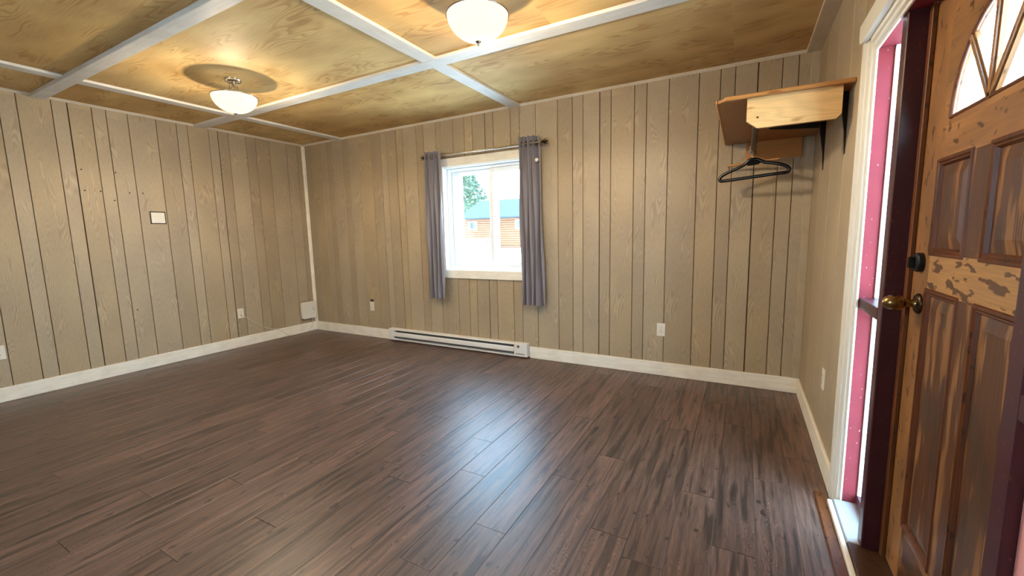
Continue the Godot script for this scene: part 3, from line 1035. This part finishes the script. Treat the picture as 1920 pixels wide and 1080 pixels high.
# ================================================================ baseboard heater
func build_heater() -> void:
	var h: Node3D = base("baseboard_heater")
	tag(h, "long white electric baseboard heater under the window", "heater")
	var x0 := 1.413
	var x1 := 3.3
	var m: Material = mats.heater_white
	var g: Material = mats.heater_grey
	obj("back_plate", boxed(Vector3(x0, 0.012, 0.0), Vector3(x1, 0.148, 0.008), 0.002), m, h)
	# end boxes
	obj("end_cap", boxed(Vector3(x0, 0.012, 0.0081), Vector3(x0 + 0.085, 0.147, 0.062), 0.004), m, h)
	obj("end_cap", boxed(Vector3(x1 - 0.15, 0.012, 0.0081), Vector3(x1, 0.147, 0.062), 0.004), m, h)
	var a := x0 + 0.0852
	var b := x1 - 0.1502
	# hood, front plate, bottom lip: profiles in (y, z)
	obj("hood", Shape.new().prism(PackedVector2Array([Vector2(0.147, 0.0081), Vector2(0.147, 0.05), Vector2(0.143, 0.058), Vector2(0.134, 0.062), Vector2(0.132, 0.06), Vector2(0.14, 0.05), Vector2(0.143, 0.0081)]), 0, a, b), m, h)
	obj("front_plate", Shape.new().prism(PackedVector2Array([Vector2(0.107, 0.052), Vector2(0.108, 0.058), Vector2(0.1, 0.064), Vector2(0.062, 0.066), Vector2(0.056, 0.062), Vector2(0.056, 0.058), Vector2(0.1, 0.058)]), 0, a, b), m, h)
	obj("bottom_lip", Shape.new().prism(PackedVector2Array([Vector2(0.012, 0.0081), Vector2(0.012, 0.06), Vector2(0.022, 0.064), Vector2(0.03, 0.062), Vector2(0.03, 0.059), Vector2(0.018, 0.056), Vector2(0.016, 0.0081)]), 0, a, b), m, h)
	obj("reflector", boxed(Vector3(a, 0.03, 0.0082), Vector3(b, 0.142, 0.02)), g, h)
	obj("heating_tube", Shape.new().tube(PackedVector3Array([Vector3(a, 0.07, 0.038), Vector3(b, 0.07, 0.038)]), 0.006, 8), g, h)
	var fins := Shape.new()
	var x := a + 0.01
	while x < b:
		fins.box(Vector3(x, 0.042, 0.0205), Vector3(x + 0.001, 0.098, 0.055))
		x += 0.014
	var fo := obj("fins", fins, g, h)
	fo.set_meta("kind", "stuff")
	obj("grille_bar", boxed(Vector3(a, 0.038, 0.056), Vector3(b, 0.045, 0.06), 0.001), g, h)
	obj("thermostat_knob", Shape.new().lathe(PackedVector2Array([Vector2(0.013, 0), Vector2(0.012, 0.012), Vector2(0.009, 0.014), Vector2(0, 0.014)]), Vector3(x1 - 0.098, 0.118, 0.062), Vector3.BACK, 20), g, h)
	obj("vent_slot", boxed(Vector3(x1 - 0.13, 0.036, 0.0605), Vector3(x1 - 0.03, 0.044, 0.0626)), g, h)


# ================================================================ curtains and rod
func curtain_shape(x0: float, x1: float, b0: float, b1: float, y_top: float, y_bot: float, folds: float, amp: float, z_mid: float, ph: float, back: float) -> Shape:
	var s := Shape.new().wood(1, 0.3, 0.3)
	var nu := 72
	var nv := 22
	var pt := func(i: int, j: int) -> Vector3:
		var t := float(i) / nu
		var k := float(j) / nv
		var y := lerpf(y_top, y_bot, k)
		var wv := sin(t * folds * TAU + ph + 0.35 * sin(k * 5.0 + t * 4.0)) + 0.28 * sin(t * folds * 2.0 * TAU + ph * 2.0 + k * 2.0)
		var z := z_mid + amp * (0.85 + 0.25 * k) * wv - back * smoothstep(0.62, 0.95, t)
		var x := lerpf(lerpf(x0, x1, t), lerpf(b0, b1, t), k) + 0.006 * sin(k * 9.0 + t * 13.0)
		return Vector3(x, y, z)
	var P := []
	var N := []
	for j in nv + 1:
		for i in nu + 1:
			var p: Vector3 = pt.call(i, j)
			var du: Vector3 = pt.call(i + 1, j) - pt.call(i - 1, j)
			var dv: Vector3 = pt.call(i, j + 1) - pt.call(i, j - 1)
			P.append(p)
			N.append(dv.cross(du).normalized())
	var th := 0.0022
	for j in nv:
		for i in nu:
			var q := [j * (nu + 1) + i, j * (nu + 1) + i + 1, (j + 1) * (nu + 1) + i + 1, (j + 1) * (nu + 1) + i]
			s.quad_s(P[q[0]], P[q[1]], P[q[2]], P[q[3]], N[q[0]], N[q[1]], N[q[2]], N[q[3]])
			s.quad_s(P[q[0]] - N[q[0]] * th, P[q[1]] - N[q[1]] * th, P[q[2]] - N[q[2]] * th, P[q[3]] - N[q[3]] * th, -N[q[0]], -N[q[1]], -N[q[2]], -N[q[3]])
	for j in nv:
		for i in [0, nu]:
			var a := j * (nu + 1) + int(i)
			var b := (j + 1) * (nu + 1) + int(i)
			s.quad(P[a], P[b], P[b] - N[b] * th, P[a] - N[a] * th, Vector3(-1 if i == 0 else 1, 0, 0))
	for i in nu:
		for j in [0, nv]:
			var a := int(j) * (nu + 1) + i
			s.quad(P[a], P[a + 1], P[a + 1] - N[a + 1] * th, P[a] - N[a] * th, Vector3(0, 1 if j == 0 else -1, 0))
	return s


func build_curtains() -> void:
	var ry := 2.084
	var rz := 0.085
	var r: Node3D = base("curtain_rod")
	tag(r, "brushed metal curtain rod with leaf-like finials above the window", "curtain rod")
	var nk: Material = mats.nickel
	obj("rod", Shape.new().tube(PackedVector3Array([Vector3(2.13, ry, rz), Vector3(2.8, ry, rz)]), 0.0085, 16), nk, r)
	obj("rod", Shape.new().tube(PackedVector3Array([Vector3(2.78, ry, rz), Vector3(3.5, ry, rz)]), 0.0105, 16), nk, r)
	for x in [2.165, 3.43]:
		obj("bracket", boxed(Vector3(x - 0.008, ry - 0.03, 0.0), Vector3(x + 0.008, ry + 0.03, 0.006), 0.002), nk, r)
		obj("bracket", boxed(Vector3(x - 0.005, ry - 0.018, 0.0061), Vector3(x + 0.005, ry - 0.0105, rz + 0.012), 0.002), nk, r)
	for e in [[2.13, -1.0], [3.5, 1.0]]:
		obj("finial", Shape.new().lathe(PackedVector2Array([Vector2(0.012, -0.004), Vector2(0.013, 0.004), Vector2(0.006, 0.008), Vector2(0.006, 0.014), Vector2(0.012, 0.022), Vector2(0.011, 0.036), Vector2(0.004, 0.06), Vector2(0.0, 0.068)]), Vector3(e[0], ry, rz), Vector3(e[1], 0, 0), 16), mats.bronze, r)
		for i in 5:
			var a := TAU * i / 5.0 + 0.3
			var dir := Vector3(0, cos(a), sin(a))
			var lf := Shape.new()
			var p0 := Vector3(e[0] + e[1] * 0.012, ry, rz) + dir * 0.007
			var p1 := Vector3(e[0] + e[1] * 0.034, ry, rz) + dir * 0.021
			var p2 := Vector3(e[0] + e[1] * 0.062, ry, rz) + dir * 0.024
			lf.tube(PackedVector3Array([p0, p1, p2]), 0.0055, 6, false, 0.0012)
			obj("leaf", lf, mats.bronze, r)
	var c1: Node3D = base("curtain")
	tag(c1, "grey curtain gathered at the left side of the window", "curtain", "grey window curtains")
	obj("cloth", curtain_shape(2.125, 2.335, 2.12, 2.325, 2.135, 0.56, 3.4, 0.027, 0.085, 0.4, 0.0), mats.curtain_grey, c1)
	var c2: Node3D = base("curtain")
	tag(c2, "grey curtain gathered at the right side of the window", "curtain", "grey window curtains")
	obj("cloth", curtain_shape(3.275, 3.468, 3.278, 3.512, 2.15, 0.555, 4.2, 0.026, 0.09, 1.2, 0.035), mats.curtain_grey, c2)
	# grommets
	for g in [[c1, [2.16, 2.215, 2.27, 2.318]], [c2, [3.3, 3.345, 3.395, 3.445]]]:
		for x in g[1]:
			obj("grommet", Shape.new().lathe(PackedVector2Array([Vector2(0.021, -0.002), Vector2(0.026, -0.003), Vector2(0.026, 0.003), Vector2(0.021, 0.002), Vector2(0.021, -0.002)]), Vector3(x, ry, rz), Vector3(1, 0, 0.5), 18), nk, g[0])
	var kn: Node3D = base("holdback_knob")
	tag(kn, "small white round knob on the casing behind the right curtain", "knob")
	obj("stem", Shape.new().lathe(PackedVector2Array([Vector2(0.005, 0.0), Vector2(0.005, 0.045)]), Vector3(3.444, 1.93, 0.019), Vector3.BACK, 12), mats.plate_white, kn)
	obj("ball", Shape.new().lathe(PackedVector2Array([Vector2(0.006, 0.043), Vector2(0.016, 0.048), Vector2(0.019, 0.058), Vector2(0.015, 0.068), Vector2(0, 0.072)]), Vector3(3.444, 1.93, 0.019), Vector3.BACK, 18), mats.plate_white, kn)


# ================================================================ shelf in the corner, rod and hangers
func build_shelf() -> void:
	var s: Node3D = base("closet_shelf")
	tag(s, "pine shelf with end board and clothes rail, fixed in the corner by the door", "shelf")
	var top := PackedVector2Array([Vector2(0.003, 5.02), Vector2(1.22, 5.02), Vector2(1.25, 5.05), Vector2(1.25, W), Vector2(0.003, W)])
	obj("shelf_board", Shape.new().wood(2, 0.5, 1.4).prism(top, 1, 1.891, 1.905), mats.pine_dark, s)
	obj("edge_strip", Shape.new().wood(0, 0.5, 1.4, Vector2(0.1, 0.2)).box(Vector3(5.05, 1.889, 1.2502), Vector3(W, 1.909, 1.262), 0.004), mats.pine_red, s)
	obj("edge_strip", Shape.new().wood(2, 0.5, 1.4, Vector2(0.1, 0.2)).box(Vector3(5.008, 1.889, 0.003), Vector3(5.0198, 1.909, 1.22), 0.004), mats.pine_red, s)
	# end board with clipped corners, (x, y) plane
	var e := PackedVector2Array([Vector2(5.152, 1.8905), Vector2(5.152, 1.782), Vector2(5.2, 1.744), Vector2(5.515, 1.744), Vector2(5.535, 1.765), Vector2(5.535, 1.8905)])
	obj("end_board", Shape.new().wood(0, 0.5, 1.4, Vector2(0.75, 0.35)).prism(e, 2, 1.222, 1.24), mats.pine, s)
	var k := PackedVector2Array([Vector2(5.152, 1.8905), Vector2(5.152, 1.77), Vector2(5.165, 1.755), Vector2(5.502, 1.755), Vector2(5.502, 1.8905)])
	obj("wall_board", Shape.new().wood(0, 0.5, 1.4, Vector2(0.6, 0.5)).prism(k, 2, 0.0, 0.02), mats.pine_red, s)
	obj("screw", Shape.new().lathe(PackedVector2Array([Vector2(0.005, 0), Vector2(0.004, 0.002), Vector2(0, 0.0025)]), Vector3(5.2, 1.795, 1.24), Vector3.BACK, 10), mats.nail, s)
	obj("clothes_rod", Shape.new().tube(PackedVector3Array([Vector3(5.196, 1.808, 0.0201), Vector3(5.196, 1.808, 1.2219)]), 0.016, 16), mats.rod_brown, s)
	# black steel brackets on the right wall
	for z in [0.45, 1.1]:
		var b := base("bracket", s)
		var leg := PackedVector2Array([Vector2(W - 0.0005, 1.8905), Vector2(W - 0.034, 1.8905), Vector2(W - 0.026, 1.82), Vector2(W - 0.009, 1.7), Vector2(W - 0.003, 1.6), Vector2(W - 0.0005, 1.6)])
		obj("leg", Shape.new().prism(leg, 2, z - 0.008, z + 0.008), mats.black_metal, b)
		var arm := PackedVector2Array([Vector2(W - 0.0345, 1.8905), Vector2(W - 0.0345, 1.858), Vector2(W - 0.2, 1.87), Vector2(W - 0.3, 1.884), Vector2(W - 0.3, 1.8905)])
		obj("arm", Shape.new().prism(arm, 2, z - 0.008, z + 0.008), mats.black_metal, b)
	# black plastic hanger
	var hz := 0.27
	var rx := 5.196
	var ht: Node3D = base("coat_hanger")
	tag(ht, "black plastic coat hanger hooked over the clothes rail", "hanger")
	var tl := Vector3(4.992, 1.606, hz - 0.035)
	var tr := Vector3(5.412, 1.628, hz + 0.035)
	var nk := Vector3(rx + 0.004, 1.725, hz)
	var path := PackedVector3Array()
	var crv := Curve3D.new()
	crv.add_point(nk + Vector3(0, 0.004, 0), Vector3(0.03, 0.004, 0), Vector3(-0.03, 0.004, 0))
	crv.add_point(nk + Vector3(-0.06, -0.03, -0.01), Vector3(0.03, 0.018, 0.005), Vector3(-0.06, -0.03, -0.01))
	crv.add_point(tl + Vector3(0, 0.012, 0), Vector3(0.01, 0.03, 0), Vector3(-0.004, -0.012, 0))
	crv.add_point(tl + Vector3(0.018, -0.008, 0.003), Vector3(-0.014, -0.002, 0), Vector3(0.05, 0.002, 0.008))
	crv.add_point(tr + Vector3(-0.018, -0.008, -0.003), Vector3(-0.05, -0.002, -0.008), Vector3(0.014, 0.002, 0))
	crv.add_point(tr + Vector3(0, 0.014, 0), Vector3(0.004, -0.014, 0), Vector3(-0.012, 0.03, 0))
	crv.add_point(nk + Vector3(0.07, -0.024, 0.012), Vector3(0.06, -0.012, 0.01), Vector3(-0.03, 0.015, -0.005))
	crv.add_point(nk + Vector3(0, 0.004, 0), Vector3(0.03, 0.004, 0), Vector3(-0.03, 0.004, 0))
	path = crv.tessellate_even_length(4, 0.012)
	path.remove_at(path.size() - 1)
	obj("frame", Shape.new().tube(path, 0.0115, 12, true), mats.black_plastic, ht)
	obj("gusset", Shape.new().prism(PackedVector2Array([Vector2(nk.x - 0.05, nk.y - 0.02), Vector2(nk.x, nk.y + 0.004), Vector2(nk.x + 0.055, nk.y - 0.016), Vector2(nk.x + 0.03, nk.y - 0.034), Vector2(nk.x - 0.03, nk.y - 0.038)]), 2, hz - 0.003, hz + 0.003), mats.black_plastic, ht)
	hook(ht, nk, hz, rx, 1.808)
	# wooden clip hanger behind it
	var hw: Node3D = base("coat_hanger")
	tag(hw, "narrow wooden clip hanger behind the black hanger", "hanger")
	var zw := 0.13
	var a := Vector3(5.035, 1.722, zw - 0.05)
	var b2 := Vector3(5.362, 1.732, zw + 0.05)
	obj("bar", Shape.new().wood(0, 0.5, 1.4).tube(PackedVector3Array([a, b2]), 0.0085, 4), mats.pine_red, hw)
	hook(hw, Vector3(rx, 1.735, zw), zw, rx, 1.808)
	for p in [a + Vector3(0.01, 0, 0), b2 - Vector3(0.012, 0, 0)]:
		obj("clip", boxed(p + Vector3(-0.006, -0.032, -0.004), p + Vector3(0.006, -0.0085, 0.004), 0.001), mats.steel, hw)


func hook(parent: Node3D, from: Vector3, z: float, rx: float, ry: float) -> void:
	var path := PackedVector3Array([Vector3(from.x, from.y, z), Vector3(from.x, ry - 0.045, z)])
	var r := 0.0185
	for i in 13:
		var a := deg_to_rad(-115.0 - 250.0 * i / 12.0)
		path.append(Vector3(rx + r * cos(a), ry + r * sin(a) * 1.0, z))
	obj("hook", Shape.new().tube(path, 0.0017, 8), mats.steel, parent)


# ================================================================ wall plates, white box, cable
func outlet(called: String, label: String, at: Vector3, out: Vector3, tall := 0.114, wide := 0.07) -> Node3D:
	var o: Node3D = base(called)
	tag(o, label, "outlet", "white power outlets")
	o.position = at
	o.basis = Basis.looking_at(-out, Vector3.UP)
	obj("plate", boxed(Vector3(-wide / 2, -tall / 2, 0.0), Vector3(wide / 2, tall / 2, 0.006), 0.0025), mats.plate_white, o)
	for y in [-0.02, 0.02]:
		var s := base("socket", o)
		obj("face", boxed(Vector3(-0.016, y - 0.014, 0.0061), Vector3(0.016, y + 0.014, 0.008), 0.001), mats.plate_white, s)
		obj("slot", boxed(Vector3(-0.008, y - 0.004, 0.0081), Vector3(-0.006, y + 0.006, 0.0084)), mats.slot_dark, s)
		obj("slot", boxed(Vector3(0.006, y - 0.004, 0.0081), Vector3(0.008, y + 0.006, 0.0084)), mats.slot_dark, s)
	obj("screw", Shape.new().lathe(PackedVector2Array([Vector2(0.003, 0.0061), Vector2(0.003, 0.007), Vector2(0, 0.0073)]), Vector3.ZERO, Vector3.BACK, 8), mats.steel, o)
	return o


func build_plates() -> void:
	outlet("wall_outlet", "white outlet on the back wall, right of the heater", Vector3(4.57, 0.403, 0.0), Vector3.BACK)
	var o2 := outlet("wall_outlet", "white outlet low on the back wall, left of the heater", Vector3(1.1, 0.392, 0.0), Vector3.BACK)
	obj("cutout", boxed(Vector3(-0.03, 0.045, -0.0005), Vector3(0.028, 0.085, 0.0006)), mats.slot_dark, o2)
	outlet("wall_outlet", "white outlet with a cable plugged in, low on the left wall", Vector3(0.0, 0.395, 0.993), Vector3.RIGHT)
	outlet("wall_outlet", "white outlet cut by the left edge of the picture", Vector3(0.0, 0.399, 2.845), Vector3.RIGHT)
	outlet("wall_outlet", "white outlet on the right wall beside the door casing", Vector3(W, 0.43, 1.0), Vector3.LEFT)
	# blank double plate in its dark recess
	var sw: Node3D = base("blank_plate")
	tag(sw, "blank white double plate in a dark cutout, middle of the left wall", "switch plate")
	obj("cutout", boxed(Vector3(0.0, 1.427, 1.616), Vector3(0.0012, 1.551, 1.748)), mats.slot_dark, sw)
	obj("plate", boxed(Vector3(0.0013, 1.436, 1.626), Vector3(0.008, 1.541, 1.739), 0.002), mats.plate_white, sw)
	obj("seam", boxed(Vector3(0.0078, 1.44, 1.682), Vector3(0.0083, 1.537, 1.6835)), mats.cable_white, sw)
	# rounded white box near the corner
	var bx: Node3D = base("router_box")
	tag(bx, "rounded white plastic box mounted low near the left corner", "wifi box")
	var pts := PackedVector2Array()
	for c in [[0.215, 0.375, 0], [0.065, 0.375, 1], [0.065, 0.21, 2], [0.215, 0.21, 3]]:
		for i in 6:
			var a: float = PI / 2.0 * (c[2] + i / 5.0)
			pts.append(Vector2(c[1] + 0.03 * sin(a), c[0] + 0.03 * cos(a)))
	obj("bracket", boxed(Vector3(0.0, 0.165, 0.07), Vector3(0.02, 0.36, 0.215), 0.002), mats.slot_dark, bx)
	obj("shell", Shape.new().prism(pts, 0, 0.02, 0.055), mats.plate_white, bx)
	var inner := PackedVector2Array()
	for q in pts:
		inner.append(Vector2(lerpf(q.x, 0.2925, 0.06), lerpf(q.y, 0.14, 0.06)))
	obj("front_face", Shape.new().prism(inner, 0, 0.0551, 0.06), mats.plate_white, bx)
	for q in [[0.325, 0.075], [0.305, 0.085], [0.29, 0.07]]:
		obj("port_mark", Shape.new().lathe(PackedVector2Array([Vector2(0.006, 0), Vector2(0.005, 0.001), Vector2(0, 0.001)]), Vector3(0.06, q[0], q[1]), Vector3.RIGHT, 10), mats.heater_grey, bx)
	# cable from the outlet, over the baseboard, along the floor to the box
	var cv := Curve3D.new()
	for e in [[0.012, 0.372, 0.985], [0.03, 0.36, 0.97], [0.02, 0.28, 0.88], [0.012, 0.19, 0.76], [0.012, 0.14, 0.66], [0.02, 0.121, 0.58], [0.021, 0.06, 0.5], [0.03, 0.004, 0.42], [0.034, 0.004, 0.3], [0.024, 0.004, 0.16], [0.02, 0.08, 0.09], [0.02, 0.122, 0.08], [0.025, 0.178, 0.075]]:
		cv.add_point(Vector3(e[0], e[1], e[2]))
	for i in range(1, cv.point_count - 1):
		var t := (cv.get_point_position(i + 1) - cv.get_point_position(i - 1)) * 0.18
		cv.set_point_in(i, -t)
		cv.set_point_out(i, t)
	var cb: Node3D = base("power_cable")
	tag(cb, "thin white cable from the left wall outlet to the white box", "cable")
	obj("plug", boxed(Vector3(0.0085, 0.36, 0.975), Vector3(0.03, 0.386, 0.999), 0.003), mats.plate_white, cb)
	obj("cord", Shape.new().tube(cv.tessellate(4, 4.0), 0.0032, 8), mats.cable_white, cb)


# ================================================================ outdoors
func foliage(s: Shape, c: Vector3, r: Vector3, count: int, size: float, cone := false) -> void:
	for i in count:
		var d := Vector3(rng.randf_range(-1, 1), rng.randf_range(-1, 1), rng.randf_range(-1, 1))
		if not cone and d.length() > 1.0:
			d = d.normalized() * rng.randf_range(0.6, 1.0)
		var k := 1.0
		if cone:
			k = (1.0 - d.y) * 0.5 + 0.04
		var p := c + Vector3(d.x * r.x * k, d.y * r.y, d.z * r.z * k)
		var a := Vector3(rng.randf_range(-1, 1), rng.randf_range(-0.6, 0.6), rng.randf_range(-1, 1)).normalized() * size
		var b := a.cross(Vector3(rng.randf_range(-1, 1), rng.randf_range(-1, 1), rng.randf_range(-1, 1)).normalized()).normalized() * size * 0.6
		s.flat(p - a, p + b, p + a, Vector3.UP)
		s.flat(p - a, p - b, p + a, Vector3.UP)


func tree(called: String, label: String, at: Vector3, h: float, r: float, cone: bool, m: Material) -> void:
	var t: Node3D = base(called)
	tag(t, label, "tree", "trees outside the window")
	obj("trunk", Shape.new().lathe(PackedVector2Array([Vector2(0.22, 0), Vector2(0.16, h * 0.3), Vector2(0.05, h * 0.8), Vector2(0, h * 0.85)]), at, Vector3.UP, 10), mats.bark, t)
	var s := Shape.new()
	if cone:
		foliage(s, at + Vector3(0, h * 0.55, 0), Vector3(r, h * 0.45, r), 3600, 0.3, true)
	else:
		for i in 7:
			foliage(s, at + Vector3(rng.randf_range(-0.5, 0.5) * r, h * rng.randf_range(0.5, 0.85), rng.randf_range(-0.5, 0.5) * r), Vector3(r * 0.55, h * 0.16, r * 0.55), 300, 0.24)
	obj("foliage", s, m, t)


func build_outdoors() -> void:
	var g := -0.28
	structure(obj("ground", boxed(Vector3(-90, g - 0.3, -110), Vector3(70, g, 60)), mats.gravel), "pale sunlit ground outside")
	# log cabin across the yard
	var c: Node3D = base("log_cabin")
	tag(c, "orange log cabin with pale blue roof, seen through the window", "house")
	var zf := -40.0
	var lh := 0.27
	for i in 13:
		var y := g + i * lh
		obj("log", Shape.new().tube(PackedVector3Array([Vector3(-26.5, y + lh / 2, zf), Vector3(-13.0, y + lh / 2, zf)]), lh * 0.53, 8), mats.log_wood, c)
	obj("roof", Shape.new().prism(PackedVector2Array([Vector2(3.15, zf + 1.6), Vector2(3.3, zf + 1.6), Vector2(5.75, zf - 4.0), Vector2(3.3, zf - 9.0), Vector2(3.15, zf - 9.0), Vector2(5.5, zf - 4.0)]), 0, -25.6, -12.0), mats.roof_metal, c)
	for w in [[-24.8, -23.5], [-18.2, -17.2]]:
		obj("window_frame", boxed(Vector3(w[0], 1.9, zf + 0.1), Vector3(w[1], 2.95, zf + 0.2), 0.02), mats.outdoor_white, c)
		obj("pane", boxed(Vector3(w[0] + 0.12, 2.02, zf + 0.201), Vector3(w[1] - 0.12, 2.83, zf + 0.22)), mats.shade_glass, c)
	for x in [-25.0, -20.6]:
		obj("porch_post", boxed(Vector3(x - 0.09, g, zf + 1.3), Vector3(x + 0.09, 3.2, zf + 1.48), 0.01), mats.outdoor_white, c)
	obj("porch_rail", boxed(Vector3(-24.9, 0.75, zf + 1.34), Vector3(-20.7, 0.85, zf + 1.44)), mats.outdoor_white, c)
	for i in 18:
		obj("baluster", boxed(Vector3(-24.7 + i * 0.23, g, zf + 1.36), Vector3(-24.64 + i * 0.23, 0.75, zf + 1.42)), mats.outdoor_white, c)
	tree("conifer_tree", "dense green conifer behind the left end of the log cabin", Vector3(-31.4, g, -50.0), 11.5, 5.0, true, mats.leaf_green)
	tree("broadleaf_tree", "pale green leafy tree behind the log cabin roof", Vector3(-24.5, g, -62.0), 13.0, 4.5, false, mats.leaf_pale)
	tree("broadleaf_tree", "light leafy tree at the upper right of the window view", Vector3(-12.5, g, -50.0), 11.0, 4.5, false, mats.leaf_pale)
	# white porch post just outside the glass
	var p: Node3D = base("porch_post")
	tag(p, "white porch post just outside the left window pane", "post")
	obj("shaft", boxed(Vector3(1.28, g, -1.6), Vector3(1.43, 3.2, -1.45), 0.01), mats.outdoor_white, p)
	obj("plinth", boxed(Vector3(1.25, g, -1.63), Vector3(1.46, g + 0.2, -1.42), 0.01), mats.outdoor_white, p)
